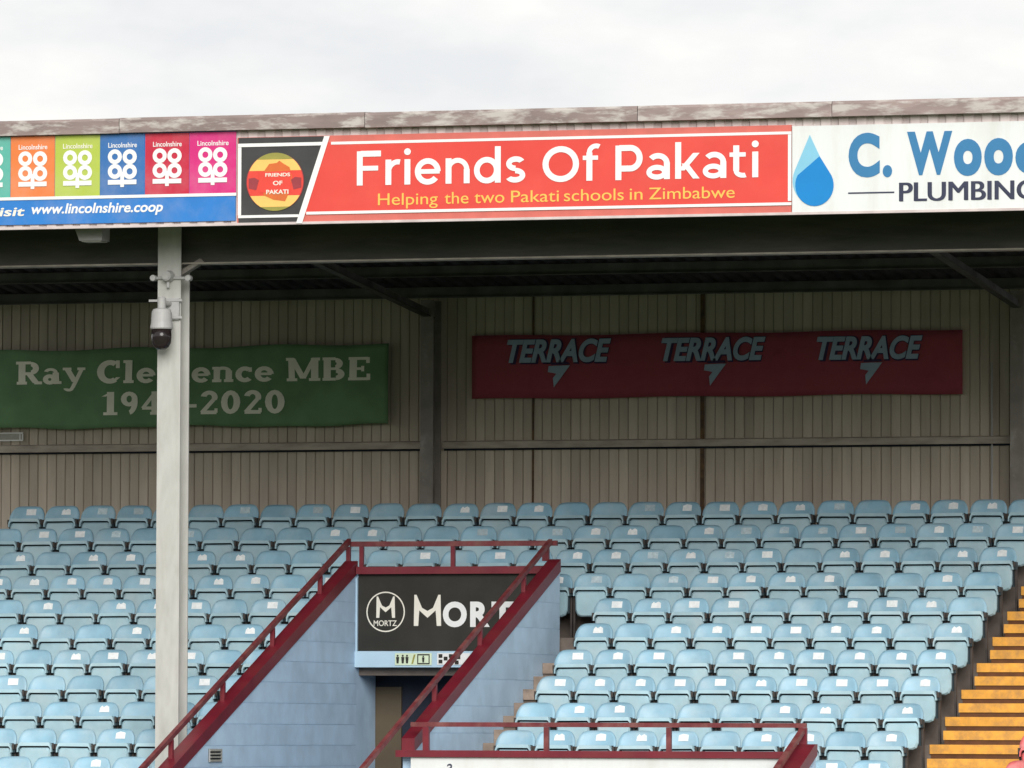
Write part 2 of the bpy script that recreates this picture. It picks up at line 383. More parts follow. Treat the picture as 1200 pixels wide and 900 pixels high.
# sloping rafters from the rear columns to the front beam
pa = at(503, 372, YW - .35)
for xc in (xc1, xc2, xc1 - (xc2 - xc1), xc2 + (xc2 - xc1)):
    if xc < xr0 or xc > xr1: continue
    z0 = at(505, 372, YW - .3).z; z1 = z0 + (at(335, 301, -4.1).z - z0) * (YB - YW + .3) / (-4.1 - YW + .3)
    part('rafter', MB().prism([(YW - .3, z0), (YB + .08, z1), (YB + .08, z1 + .09), (YW - .3, z0 + .09)], xc - .02, xc + .02, 'x'), 'purlin_steel', roof)
    part('rafter_flange', MB().prism([(YW - .3, z0 - .015), (YB + .08, z1 - .015), (YB + .08, z1 - .001), (YW - .3, z0 - .001)], xc - .05, xc + .05, 'x'), 'dark_steel', roof)
zbm = at(600, 303, YB - .1).z
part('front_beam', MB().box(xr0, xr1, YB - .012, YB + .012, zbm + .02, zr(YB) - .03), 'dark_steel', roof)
part('beam_flange', MB().box(xr0, xr1, YB - .11, YB + .11, zbm - .0, zbm + .019), 'beam_edge_lit', roof)  # bottom flange coloured paler than the web to look lit
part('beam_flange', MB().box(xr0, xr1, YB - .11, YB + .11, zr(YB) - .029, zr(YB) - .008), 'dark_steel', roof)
part('lattice_rail', MB().box(xr0, xr1, YB - .9, YB - .84, zbotf + .05, zbotf + .20), 'dark_steel', roof)
# fascia sheet with ribs
m = MB(); x = xr0; prof = []
while x < xr1:
    prof += [(x, 0), (x + .10, 0), (x + .118, .022), (x + .182, .022)]; x += .2
for (xx, dy) in prof:
    for z in (zbotf - .0, ztop): m.v.append((xx, YF + dy, z)); m.v.append((xx, YF + dy + .004, z))
for i in range(len(prof) - 1):
    a = 4 * i; m.f += [(a, a + 4, a + 6, a + 2), (a + 1, a + 3, a + 7, a + 5), (a, a + 1, a + 5, a + 4), (a + 2, a + 6, a + 7, a + 3)]
part('fascia_sheet', m, 'fascia_sheet', roof)
part('fascia_back', MB().box(xr0, xr1, YF + .05, YF + .06, zbotf + .02, ztop), 'tunnel_dark', roof)
part('drip_angle', MB().box(xr0, xr1, YF - .03, YF + .03, zbotf - .03, zbotf - .002), 'fascia_sheet', roof)
# capping in lengths
zc0 = at(600, 144, YF - .1).z; zc1 = at(600, 127.5, YF - .1).z
x = xr0 - .3; i = 0
for ln in (3.4, 3.6, 2.9, 3.15, 2.2, 2.6, 3.4, 2.1, 3.0, 3.2, 3.2):
    if x > xr1: break
    j = random.uniform(-.006, .006)
    part('capping', MB().prism([(YF - .10, zc0 + j), (YF - .10, zc1 - .03 + j), (YF - .085, zc1 + j), (YF + .30, zc1 + .03 + j), (YF + .30, zc1 + .01 + j), (YF - .07, zc1 - .03), (YF - .07, zc0 + j), (YF - .02, zc0 - .0), (YF - .02, zc0 - .012 + j), (YF - .10, zc0 - .012 + j)], x, x + ln - .008, 'x'), 'capping', roof)
    x += ln; i += 1

# ------------------------------------------------------------------ columns
def hcol(name, xc, yc, wd, dp, z0, z1, m, label, tf=.02):
    o = thing(name, (xc, yc, z0), label, 'column')
    part('front_flange', MB().box(xc - wd / 2, xc + wd / 2, yc - dp / 2, yc - dp / 2 + tf, z0, z1), m, o)
    part('rear_flange', MB().box(xc - wd / 2, xc + wd / 2, yc + dp / 2 - tf, yc + dp / 2, z0, z1), m, o)
    part('web', MB().box(xc - .007, xc + .007, yc - dp / 2 + tf, yc + dp / 2 - tf, z0, z1), m, o)
    return o
hcol('steel_column', xc1, YW - .30, .17, .34, flZ(0), zr(YW - .3) - .14, 'steel_column', 'brown steel column on the rear wall between the green and the maroon banner')
hcol('steel_column', xc2, YW - .30, .17, .34, flZ(0), zr(YW - .3) - .14, 'steel_column', 'brown steel column on the rear wall at the right edge of the photo')
yp = YB - .02
xp = (cx(183.5, 600, yp - .15) + cx(210.5, 600, yp - .15)) / 2; wp = cx(210.5, 600, yp - .15) - cx(183.5, 600, yp - .15)
rp = min(range(ROWS), key=lambda r: abs((fe(r) + .4) - yp))
post = hcol('front_post', xp, yp, wp, .31, flZ(rp) - .3, at(200, 262, yp).z + .2, 'post_paint', 'tall pale grey steel post standing in the seats, carrying the roof front', tf=.022)
zz = at(200, 318, yp).z
a0 = at(212, 322, yp - .02); a1 = at(236, 305, yp - .02)
part('haunch', MB().prism([(a0.x, a0.z - .02), (a0.x, a0.z + .04), (a1.x, a1.z + .02), (a1.x + .05, a1.z - .02), (a1.x, a1.z - .04)][::-1], yp - .07, yp + .05, 'y'), 'steel_column', post)
for (x, y) in ((181, 326), (222, 326)):
    p = at(x, y, yp - .15); q = at(198, 326, yp - .15)
    part('clamp_arm', MB().tube((q.x, yp - .17, q.z), (p.x, yp - .17, p.z), .018, 8), 'galvanised', post)
    part('clamp_end', MB().tube((p.x, yp - .21, p.z), (p.x, yp - .13, p.z), .035, 10), 'galvanised', post)
lamp = thing('post_sensor', at(198, 325, yp - .2), 'small round pale fitting on the post above the security camera', 'light fitting')
p = at(198, 324, yp - .17)
part('housing', MB().tube((p.x, yp - .27, p.z), (p.x, yp - .158, p.z), .055, 14, .07), 'galvanised', lamp)
part('lens', MB().tube((p.x, yp - .285, p.z), (p.x, yp - .271, p.z), .042, 14), 'white_plastic', lamp)
part('stem', MB().tube((p.x, yp - .2, p.z - .13), (p.x, yp - .2, p.z - .05), .018, 8), 'galvanised', lamp)
# dome camera
cc = at(187, 375, yp - .45); cam_t = thing('dome_camera', cc, 'white dome security camera with smoked dome hanging from the grey post', 'camera')
zc = cc.z; X, Y = cc.x, yp - .38
part('arm', MB().tube((X, Y, zc + .20), (xp + .02, yp - .16, zc + .20), .03, 10), 'white_plastic', cam_t)
part('mount_plate', MB().box(xp - .10, xp + .13, yp - .19, yp - .158, zc + .02, zc + .26), 'galvanised', cam_t)
part('strap', MB().box(xp - .23, xp + .17, yp - .20, yp - .191, zc + .225, zc + .25), 'white_plastic', cam_t)
part('strap', MB().box(xp - .02, xp + .17, yp - .20, yp - .191, zc + .03, zc + .055), 'galvanised', cam_t)
part('neck', MB().lathe((X, Y, zc), [(.045, .12), (.05, .25), (.03, .27)], 16), 'white_plastic', cam_t, smooth=False)
part('housing', MB().lathe((X, Y, zc), [(.125, -.10), (.132, -.085), (.12, -.02), (.115, .09), (.10, .125), (.05, .14)], 24), 'white_plastic', cam_t)
part('dome', MB().lathe((X, Y, zc), [(.02, -.335), (.05, -.33), (.085, -.305), (.108, -.26), (.115, -.19), (.115, -.102)], 24), 'dark_glass', cam_t, smooth=True)
# floodlight below the fascia
fl = thing('floodlight', at(102, 275, YF + .5), 'pale floodlight box hanging under the roof edge at left', 'floodlight')
a, b_ = at(85, 268, YF + .35), at(120, 268, YF + .35); c, d = at(93, 282, YF + .35), at(119.5, 282, YF + .35)
part('body', MB().prism([(a.x, a.z + .06), (c.x, c.z), (d.x, c.z), (b_.x, a.z + .06)], YF + .35, YF + .6, 'y'), 'white_plastic', fl)
part('bracket', MB().box(a.x + .1, a.x + .13, YF + .4, YF + .55, a.z + .061, zbotf + .45), 'galvanised', fl)
part('glass', MB().box(c.x + .02, d.x - .02, YF + .37, YF + .58, c.z - .012, c.z - .001), 'plate_grey', fl)

# ------------------------------------------------------------------ fascia advertising boards
YA = YF - .004
def board_thing(name, x, label): return thing(name, at(x, 262, YA), label, 'sign')
# left: row of coloured tiles
b1 = board_thing('advertising_board', 120, 'roof edge board of coloured squares with white clover logos above a blue strip')
part('backing', rect_x(-60, 277, 154.5 + 1.4, 264 + 1.2, YA - .001, .018), 'tile_strip_blue', b1)
Y1 = YA - .02
def yy(y0, x, sl=-.0225): return y0 + sl * x      # level line of the fascia read at pixel x
tiles = [(-38, 12.5, 'teal'), (13, 64.5, 'orange'), (65, 117.5, 'lime'), (118, 169.5, 'blue'), (170.5, 222, 'crimson'), (222.5, 277, 'magenta')]
def ring(mb, c, r0, r1, Y, th, n=22):
    b = len(mb.v)
    for rr in (r0, r1):
        for yv in (Y, Y - th):
            for i in range(n):
                t = 2 * math.pi * i / n; mb.v.append((c[0] + rr * math.cos(t), yv, c[1] + rr * math.sin(t)))
    o = lambda a, y, i: b + (a * 2 + y) * n + i % n
    for i in range(n):
        mb.f += [(o(0, 1, i), o(1, 1, i), o(1, 1, i + 1), o(0, 1, i + 1)), (o(0, 0, i), o(0, 1, i), o(0, 1, i + 1), o(0, 0, i + 1)), (o(1, 1, i), o(1, 0, i), o(1, 0, i + 1), o(1, 1, i + 1)), (o(0, 0, i), o(1, 0, i), o(1, 0, i + 1), o(0, 0, i + 1))]
for (a, b_, nm) in tiles:
    tl = part('logo_tile', rect_x(a, b_, yy(160.5, a), yy(232.0, a), Y1, .006), 'tile_' + nm, b1)
    xc = (a + b_) / 2
    mb = MB()
    for (dx, dy) in ((-.0, 0), (1, 0), (0, 1), (1, 1)):
        p = at(xc - 8.8 + 17.4 * dx, yy(187, xc) + 17.2 * dy, Y1)
        ring(mb, (p.x, p.z), .036, .084 + .001 * dx + .0005 * dy, Y1 - .007 - .0006 * (dx * 2 + dy), .003)
    p = at(xc, yy(193, xc), Y1); q = at(xc, yy(222.5, xc), Y1)
    mb.box(p.x - .022, p.x + .022, Y1 - .0140, Y1 - .0106, q.z, at(xc, yy(205, xc), Y1).z)
    mb.box(p.x - .17, p.x + .17, Y1 - .0150, Y1 - .0111, at(xc, yy(219.5, xc), Y1).z, at(xc, yy(214, xc), Y1).z)
    part('clover_logo', mb, 'white_print', tl)
    text('Lincolnshire', a + 9, b_ - 9, yy(170.3, a + 9), yy(176, a + 9), Y1 - .007, 'cream_print' if nm == 'lime' else 'white_print', tl, bold=.01)
part('divider', rect_x(-40, 277, yy(231.5, -40), yy(235, -40), Y1, .008), 'white_print', b1)
text('visit', -12, 29, yy(244, 0), yy(253.5, 0), Y1, 'cream_print', b1, bold=.02, shear=.15)
text('www.lincolnshire.coop', 37, 191, yy(240, 37), yy(251.5, 37), Y1, 'white_print', b1, bold=.022, shear=.2)

# middle: red board
b2 = board_thing('advertising_board', 600, 'long red roof edge board with white title, yellow line and round badge')
part('backing', rect_x(279, 928, yy(167.8, 279), yy(269.7, 279), YA - .001, .018), 'board_red_edge', b2)
bl = MB()
pb = [(279.5, yy(168, 279)), (384, yy(168, 384)), (353, yy(268.8, 353)), (279.5, yy(269, 279))]
part('black_panel', quad_px(pb, Y1, .004), 'board_black', b2)
part('red_panel', quad_px([(380, yy(175.5, 380)), (925, yy(175, 925)), (925, yy(258.5, 925)), (352, yy(259, 352))], Y1 - .005, .004), 'board_red', b2)
YT = Y1 - .010
part('border', rect_x(388, 927.5, yy(175, 388), yy(178.2, 388), YT, .003), 'white_print', b2)
part('border', rect_x(359, 927.5, yy(256.3, 359), yy(259.6, 359), YT, .003), 'white_print', b2)
part('border', rect_x(923.5, 927.5, yy(178.4, 923), yy(256.2, 923), YT, .003), 'white_print', b2)
part('border', rect_x(279, 380, yy(174.8, 279), yy(178.8, 279), YT, .003), 'white_print', b2)
part('border', rect_x(279, 350, yy(258.8, 279), yy(262, 279), YT, .003), 'white_print', b2)
part('border', rect_x(279, 283, yy(179, 279), yy(258.7, 279), YT, .003), 'white_print', b2)
part('border', quad_px([(380, yy(168, 380)), (386.5, yy(168, 386)), (354, yy(269.5, 354)), (347, yy(269.5, 347))], YT - .004, .003), 'white_print', b2)
# badge
bc = at(322.5, 213, YT); br = .325
bx, bz = .330, .326
def ell(z0, z1, n=12, k=1.0):
    pts = []
    for i in range(n + 1):
        z = z0 + (z1 - z0) * i / n; pts.append((bc.x + bx * k * math.sqrt(max(0, 1 - (z / bz) ** 2)), bc.z + z))
    return pts + [(2 * bc.x - a, c) for a, c in reversed(pts)]
badge = part('badge', MB().prism(ell(-bz * .999, bz * .999, 26, 1.03), YT - .003, YT, 'y'), 'badge_maroon', b2)
for (z0, z1, mm) in ((.25, .325, 'badge_green'), (.125, .25, 'badge_yellow'), (-.155, .125, 'badge_red'), (-.28, -.155, 'badge_yellow'), (-.325, -.28, 'badge_green')):
    part('stripe', MB().prism(ell(z0, z1 - .0005), YT - .006, YT - .0035, 'y'), mm, badge)
sh = [(-.13, .12), (-.07, .2), (.02, .21), (.05, .235), (.1, .2), (.17, .16), (.2, .06), (.17, -.12), (.12, -.22), (-.02, -.2), (-.13, -.15), (-.17, -.02)]
part('map_shape', MB().prism([(bc.x + a, bc.z + b_) for a, b_ in sh], YT - .009, YT - .0065, 'y'), 'badge_brown', badge)
for sgn in (-1, 1):
    part('side_mark', MB().prism([(bc.x + sgn * a, bc.z + b_) for a, b_ in ((.19, .02), (.24, .05), (.31, .04), (.31, -.07), (.22, -.09))], YT - .009, YT - .0065, 'y'), 'badge_maroon', badge)
part('band', MB().prism([(bc.x + a, bc.z + b_) for a, b_ in ((-.19, .11), (.19, .12), (.18, -.12), (-.18, -.12))], YT - .011, YT - .0092, 'y'), 'badge_red', badge)
text('FRIENDS', 311, 340, 203, 207, YT - .0112, 'cream_print', badge, bold=.02)
text('OF', 320, 331, 212, 217, YT - .0112, 'cream_print', badge, bold=.02)
text('PAKATI', 312, 338, 222.5, 227.5, YT - .0112, 'cream_print', badge, bold=.02)

for w_, a_, b_, h_ in (('Helping', 443, 513, 13.6), ('the', 521, 549, 13.6), ('two', 556, 591, 11), ('Pakati', 599, 655, 13.6), ('schools', 661, 731, 13.6), ('in', 738, 753, 13), ('Zimbabwe', 760.5, 861, 13.6)):
    v_ = 240.5 - .0215 * (a_ - 443); text(w_, a_, b_, v_ - h_, v_, YT, 'yellow_print', b2, name='word')

# right: white board
b3 = board_thing('advertising_board', 1080, 'white roof edge board with blue water drop and blue lettering')
part('backing', rect_x(929, 1290, yy(169, 929), yy(272.2, 929), YA - .001, .02), 'board_white', b3)
def drop(xt, yt, xc, yc, rx, ry, n=22, lean=0):
    pts = [(xt, yt)]
    for i in range(n + 1):
        a = R(-28) + (math.pi + R(56)) * i / n
        pts.append((xc + rx * math.cos(a), yc + ry * math.sin(a)))
    return pts
part('pale_drop', quad_px(drop(949, 158, 950, 212, 21, 26), Y1 - .002, .003), 'drop_pale', b3)
part('blue_drop', quad_px(drop(960.5, 183, 954.5, 217, 22.5, 24.5), Y1 - .006, .003), 'drop_blue', b3)
for ch_, a_, b_, t_, v_ in (('C', 994.5, 1031, 156, 204.5), ('.', 1034.5, 1045.5, 193.5, 204), ('W', 1063, 1116, 154.5, 202), ('o', 1118, 1150.5, 163, 202), ('o', 1153.5, 1187, 162, 201.3), ('d', 1190, 1224, 150, 200.7)): text(ch_, a_, b_, t_, v_, Y1 - .002, 'wood_blue', b3, bold=.05, name='letter')
for q_ in range(3): text('PLUMBING', 1053.5 + .9 * q_, 1212.5 + .9 * q_, 213.8, 236, Y1 - .001 - .003 * q_, 'navy_print', b3, th=.0015)
part('dash', rect_x(994, 1048, 225.5, 227.3, Y1 - .002, .003), 'navy_print', b3)

# ------------------------------------------------------------------ banners on the rear wall
# green cloth with slab lettering
YG = YW - .16
gb = thing('green_banner', at(220, 500, YG), 'faded green cloth banner with white slab lettering and years on the rear wall', 'banner')
def gy(x, z):                                    # folds of the hanging cloth
    return YG + .020 * math.sin(x * 2.1 + z * 2.3) + .013 * math.sin(x * 4.3 - z * 3.2) + .008 * abs(math.sin(x * 1.7 + z * 1.5)) ** 6 + .004 * math.sin(x * 11 + z * 5)
gx0, gx1 = cx(-45, 450, YG), cx(455, 450, YG)
m = MB(); nx, nz_ = 90, 14
for i in range(nx + 1):
    u = i / nx; x = gx0 + (gx1 - gx0) * u
    tz = at(220, 408.5, YG).z + .03 * u + .018 * math.sin(u * 19) * (1 - u * .3); bz_ = at(220, 500, YG).z + .012 * math.sin(u * 13 + 1) - .008 * math.sin(u * 31)
    for j in range(nz_ + 1):
        z = bz_ + (tz - bz_) * j / nz_; m.v.append((x, gy(x, z), z))
for i in range(nx):
    for j in range(nz_):
        a = i * (nz_ + 1) + j; m.f.append((a, a + nz_ + 1, a + nz_ + 2, a + 1))
o = part('cloth', m, 'green_cloth', gb, smooth=True)
md = o.modifiers.new('thickness', 'SOLIDIFY'); md.thickness = .003; md.offset = 1

# stroke-built slab letters: strokes are (x0,y0,x1,y1,width) bars or ('a',cx,cy,rx,ry,deg0,deg1,width) arcs
T_ = .20
def sb(x, y, w=.34, h=.11): return (x - w / 2, y + h / 2, x + w / 2, y + h / 2, h)
G = {
 'R': (.86, [(.2, 0, .2, 1, T_), sb(.2, 0), sb(.17, .89), (.15, .945, .5, .945, .11), (.2, .47, .5, .47, .11), ('a', .5, .70, .17, .19, -90, 90, .18), (.45, .45, .68, .05, .2), sb(.74, 0, .26)]),
 'a': (.70, [(.46, 0, .46, .5, .18), sb(.52, 0, .24), ('a', .3, .5, .16, .14, 0, 165, .11), ('a', .26, .2, .14, .15, 0, 360, .15)]),
 'y': (.70, [(.12, .66, .36, .08, .17), (.60, .66, .27, -.2, .12), sb(.12, .6, .28, .1), sb(.58, .6, .26, .1), ('a', .16, -.2, .1, .08, 180, 360, .11)]),
 'C': (.86, [('a', .45, .5, .30, .42, 55, 305, .2), (.70, .66, .70, 1, .11), (.60, .12, .72, .26, .12)]),
 'l': (.42, [(.2, 0, .2, 1, .19), sb(.2, 0), sb(.14, .89, .24)]),
 'e': (.66, [('a', .33, .32, .21, .26, 0, 320, .16), (.14, .33, .56, .33, .1)]),
 'm': (1.06, [(.17, 0, .17, .66, .18), (.53, 0, .53, .5, .18), (.89, 0, .89, .5, .18), sb(.17, 0, .3), sb(.53, 0, .28), sb(.89, 0, .3), sb(.12, .56, .2, .1), ('a', .35, .47, .18, .14, 0, 170, .13), ('a', .71, .47, .18, .14, 0, 170, .13)]),
 'n': (.74, [(.17, 0, .17, .66, .18), (.55, 0, .55, .5, .18), sb(.17, 0, .3), sb(.55, 0, .3), sb(.12, .56, .2, .1), ('a', .36, .47, .19, .14, 0, 170, .13)]),
 'c': (.62, [('a', .33, .32, .21, .26, 50, 315, .17), (.5, .42, .5, .62, .1)]),
 'M': (1.12, [(.2, 0, .2, 1, .17), (.92, 0, .92, 1, .2), (.22, .98, .56, .1, .17), (.90, .98, .56, .1, .13), sb(.2, 0, .34), sb(.92, 0, .36), sb(.15, .89, .24), sb(.97, .89, .24)]),
 'B': (.82, [(.2, 0, .2, 1, T_), (.05, .055, .48, .055, .11), (.05, .945, .46, .945, .11), (.2, .51, .48, .51, .1), ('a', .46, .73, .14, .16, -90, 90, .17), ('a', .48, .27, .17, .165, -90, 90, .18)]),
 'E': (.80, [(.2, 0, .2, 1, T_), (.05, .055, .68, .055, .11), (.05, .945, .66, .945, .11), (.2, .5, .5, .5, .1), (.68, 0, .68, .28, .1), (.66, .74, .66, 1, .1), (.5, .38, .5, .62, .08)]),
 '1': (.58, [(.3, 0, .3, 1, .2), sb(.3, 0, .46), (.08, .8, .28, .94, .12)]),
 '9': (.68, [('a', .33, .68, .18, .24, 0, 360, .16), ('a', .28, .55, .23, .48, -75, 20, .16)]),
 '4': (.70, [(.46, 0, .46, 1, .19), (.06, .28, .66, .28, .12), (.10, .30, .46, .95, .12), sb(.46, 0, .3)]),
 '8': (.68, [('a', .33, .73, .16, .2, 0, 360, .15), ('a', .33, .27, .19, .2, 0, 360, .16)]),
 '2': (.68, [('a', .33, .72, .18, .21, -25, 170, .16), (.50, .66, .14, .1, .15), (.08, .07, .58, .07, .14), (.56, .05, .56, .24, .09)]),
 '0': (.70, [('a', .34, .5, .2, .42, 0, 360, .18)]),
 '-': (.44, [(.06, .36, .38, .36, .13)]),
 ' ': (.34, []),
}
def slab(s, xl, xr, yt, yb, Y, m, parent, follow=None):
    bw = 1.16; tot = sum(G[c][0] for c in s); a = at(xl, yb, Y); b = at(xr, yb, Y); H = at(xl, yt, Y).z - a.z; sx = (b.x - a.x) / tot
    cur = 0; k = 0
    def P(u, v, d):
        x = a.x + u * sx; z = a.z + v * H
        return (x, (follow(x, z) if follow else Y) - .006 - d, z)
    for c in s:
        mb = MB()
        for st in G[c][1]:
            k = (k + 1) % 12; d = k * .0006
            if st[0] == 'a':
                _, cx_, cy_, rx, ry, d0, d1, wd = st; wd *= bw; n = 16; prev = None
                for i in range(n + 1):
                    t = R(d0 + (d1 - d0) * i / n); ct, s_ = math.cos(t), math.sin(t); hw = wd / 2
                    i0 = len(mb.v); mb.v.append(P(cur + cx_ + (rx - hw) * ct, cy_ + (ry - hw) * s_, d)); mb.v.append(P(cur + cx_ + (rx + hw) * ct, cy_ + (ry + hw * .9) * s_, d))
                    if prev is not None: mb.f.append((prev, prev + 1, i0 + 1, i0))
                    prev = i0
            else:
                x0, y0, x1, y1, wd = st; wd *= bw
                if x0 == x1: q = [(x0 - wd / 2, y0), (x0 + wd / 2, y0), (x1 + wd / 2, y1), (x1 - wd / 2, y1)]
                elif y0 == y1: q = [(x0, y0 - wd / 2), (x1, y0 - wd / 2), (x1, y0 + wd / 2), (x0, y0 + wd / 2)]
                else: q = [(x0 - wd / 2, y0), (x0 + wd / 2, y0), (x1 + wd / 2, y1), (x1 - wd / 2, y1)]
                i0 = len(mb.v); mb.v += [P(cur + u, v, d) for u, v in q]; mb.f.append((i0, i0 + 1, i0 + 2, i0 + 3))
        cur += G[c][0]
        if mb.f:
            o = part('letter', mb, m, parent)
            md = o.modifiers.new('thickness', 'SOLIDIFY'); md.thickness = .0004; md.offset = 0
slab('Ray Clemence MBE', 18, 437, 424, 450.5, YG, 'green_cloth_letters', gb, gy)
slab('1948-2020', 119, 335, 459.5, 486.5, YG, 'green_cloth_letters', gb, gy)

# rounded geometric title lettering of the red board: unit = cap height, x positions read off the board
B_ = .172
G2 = {
 'F': [(.08, 0, .08, 1, B_), (.10, .925, .70, .925, B_), (.10, .50, .62, .50, .14)],
 'r': [(.08, 0, .08, .74, B_), ('a', .36, .36, .28, .31, 78, 165, .15)],
 'i': [(.10, 0, .10, .74, B_), ('a', .10, .96, .05, .05, 0, 360, .10)],
 'e': [('a', .37, .37, .295, .305, 0, 322, .165), (.10, .37, .72, .37, .135)],
 'n': [(.08, 0, .08, .74, B_), ('a', .345, .40, .265, .275, 0, 165, .145), (.61, 0, .61, .42, B_)],
 'd': [('a', .36, .37, .29, .305, 0, 360, .165), (.68, 0, .68, 1.06, B_)],
 's': [('a', .31, .54, .20, .135, 30, 268, .16), ('a', .29, .205, .215, .135, -150, 90, .16)],
 'O': [('a', .51, .5, .44, .435, 0, 360, .175)],
 'f': [(.19, 0, .19, .82, B_), ('a', .385, .82, .195, .185, 62, 180, .14), (0, .665, .44, .665, .125)],
 'P': [(.08, 0, .08, 1, B_), (.10, .925, .42, .925, B_), (.10, .33, .42, .33, B_), ('a', .42, .627, .27, .298, -90, 90, B_)],
 'a': [(.60, 0, .60, .48, B_), ('a', .345, .455, .255, .225, 0, 140, .16), ('a', .315, .205, .225, .14, 0, 360, .15)],
 'k': [(.08, 0, .08, 1.06, B_), (.17, .24, .60, .74, .19), (.60, 0, .27, .44, .19)],
 't': [(.19, .20, .19, .93, B_), (0, .665, .46, .665, .125), ('a', .385, .20, .195, .135, 180, 292, .14)],
}
def title(chars, yt, yb, xref, Y, m, parent):
    a = at(xref, yb, Y); H = at(xref, yt, Y).z - a.z
    for ch, x0 in chars:
        mb = MB(); xx = at(x0, yb, Y).x; k = 0
        P = lambda u, v, d: (xx + u * H * 1.045, Y - .004 - d, a.z + v * H)
        for st in G2[ch]:
            k += 1; d = k * .0006
            if st[0] == 'a':
                _, cx_, cy_, rx, ry, d0, d1, wd = st; n = 30 if rx > .1 else 14; prev = None; hw = wd / 2
                for i in range(n + 1):
                    t = R(d0 + (d1 - d0) * i / n); ct, s_ = math.cos(t), math.sin(t)
                    i0 = len(mb.v); mb.v.append(P(cx_ + max(0, rx - hw) * ct, cy_ + max(0, ry - hw) * s_, d)); mb.v.append(P(cx_ + (rx + hw) * ct, cy_ + (ry + hw) * s_, d))
                    if prev is not None: mb.f.append((prev, prev + 1, i0 + 1, i0))
                    prev = i0
            else:
                x0_, y0, x1, y1, wd = st; hw = wd / 2
                q = [(x0_, y0 - hw), (x1, y0 - hw), (x1, y0 + hw), (x0_, y0 + hw)] if y0 == y1 else [(x0_ - hw, y0), (x0_ + hw, y0), (x1 + hw, y1), (x1 - hw, y1)]
                i0 = len(mb.v); mb.v += [P(u, v, d) for u, v in q]; mb.f.append((i0, i0 + 1, i0 + 2, i0 + 3))
        o = part('letter', mb, m, parent)
        md = o.modifiers.new('thickness', 'SOLIDIFY'); md.thickness = .0004; md.offset = 0
title([('F', 418.5), ('r', 452), ('i', 473.5), ('e', 486.5), ('n', 522.5), ('d', 556), ('s', 592), ('O', 636.5), ('f', 683), ('P', 721.5), ('a', 757), ('k', 791.5), ('a', 823), ('t', 855), ('i', 881)],
      177.5, 217.5, 418, YT, 'white_print', b2)

# maroon banner
YM = YW - .10
mbn = thing('maroon_banner', at(840, 466, YM), 'long dark maroon banner with three grey blue words and arrow marks on the rear wall', 'banner')
mx0, mx1 = cx(553, 430, YM), cx(1128, 430, YM); mz0, mz1 = at(840, 464.5, YM).z, at(840, 390, YM).z
m = MB(); nx, nz_ = 80, 6
for i in range(nx + 1):
    for j in range(nz_ + 1):
        x = mx0 + (mx1 - mx0) * i / nx; z = mz0 + (mz1 - mz0) * j / nz_
        m.v.append((x, YM + .006 * math.sin(x * 3.1) + .003 * math.sin(x * 9 + z * 3), z + .008 * math.sin(x * 2.7) * (1 if j in (0, nz_) else .5)))
for i in range(nx):
    for j in range(nz_):
        a = i * (nz_ + 1) + j; m.f.append((a, a + nz_ + 1, a + nz_ + 2, a + 1))
o = part('cloth', m, 'maroon_cloth', mbn, smooth=True)
md = o.modifiers.new('thickness', 'SOLIDIFY'); md.thickness = .003; md.offset = 1
for (xa, xb, yt, ya) in ((594, 716, 398, 651), (775, 897, 396, 834), (957, 1081, 394.5, 1017)):
    text('TERRACE', xa + 2, xb + 1, yt - 1, yt + 27, YM - .012, 'navy_shadow_print', mbn, bold=.06, shear=.28, name='lettering_outline')
    text('TERRACE', xa, xb, yt, yt + 26, YM - .018, 'greyblue_print', mbn, bold=.038, shear=.28)
    y0 = yt + 31
    part('arrow_mark', quad_px([(ya - 8, y0), (ya + 17, y0 - 1), (ya - 2, y0 + 25), (ya - 3, y0 + 14), (ya + 1, y0 + 9), (ya - 3, y0 + 8), (ya - 9, y0 + 7)], YM - .014, .003), 'greyblue_print', mbn)
    part('arrow_shadow', quad_px([(ya - 5, y0 - 4), (ya + 15, y0 - 5), (ya + 17, y0 - 2), (ya - 5, y0 - 1.2)], YM - .014, .003), 'navy_shadow_print', mbn)

# ------------------------------------------------------------------ stairwell walls of painted blockwork
def clip(poly, a, b, c):
    """keep a*y + b*z <= c"""
    o = []
    for i in range(len(poly)):
        p, q = poly[i], poly[(i + 1) % len(poly)]; fp = a * p[0] + b * p[1] - c; fq = a * q[0] + b * q[1] - c
        if fp <= 0: o.append(p)
        if fp * fq < 0: t = fp / (fp - fq); o.append((p[0] + t * (q[0] - p[0]), p[1] + t * (q[1] - p[1])))
    return o
def blockwall(th, x0, x1, ya, yb, zbase, ztopfun, jx0, jx1, ch=.25, z_start=0):
    """courses between x0..x1 with a recessed joint core jx0..jx1; top follows the rake through (yb, ztopfun)"""
    cut = lambda poly: clip(poly, -SLR, 1, ztopfun - SLR * yb)
    core = cut([(ya + .01, zbase), (yb - .01, zbase), (yb - .01, zbase + 20), (ya + .01, zbase + 20)])
    part('joint_core', MB().prism(core, jx0, jx1, 'x'), 'block_joint', th)
    z = zbase + z_start
    while z < ztopfun:
        p = cut([(ya, z + .003), (yb, z + .003), (yb, z + ch - .003), (ya, z + ch - .003)])
        if len(p) >= 3 and max(q[0] for q in p) - min(q[0] for q in p) > .03:
            part('block_course', MB().prism(p, x0, x1, 'x'), 'block_paint', th)
        z += ch
zL = at(418, 672, YS).z
wl = thing('stairwell_wall', (XL - .1, -5.5, zpit), 'pale blue blockwork side wall left of the stairwell opening, under the sloping red rail', 'wall')
blockwall(wl, XL - .14, XL, YFRONT, YS, zpit, zL, XL - .136, XL - .004, .245, .0)
part('passage_side', MB().box(XL - .2, XL - .001, YS + .001, YS + .75, zpit, at(418, 782, YS).z), 'block_paint', wl)
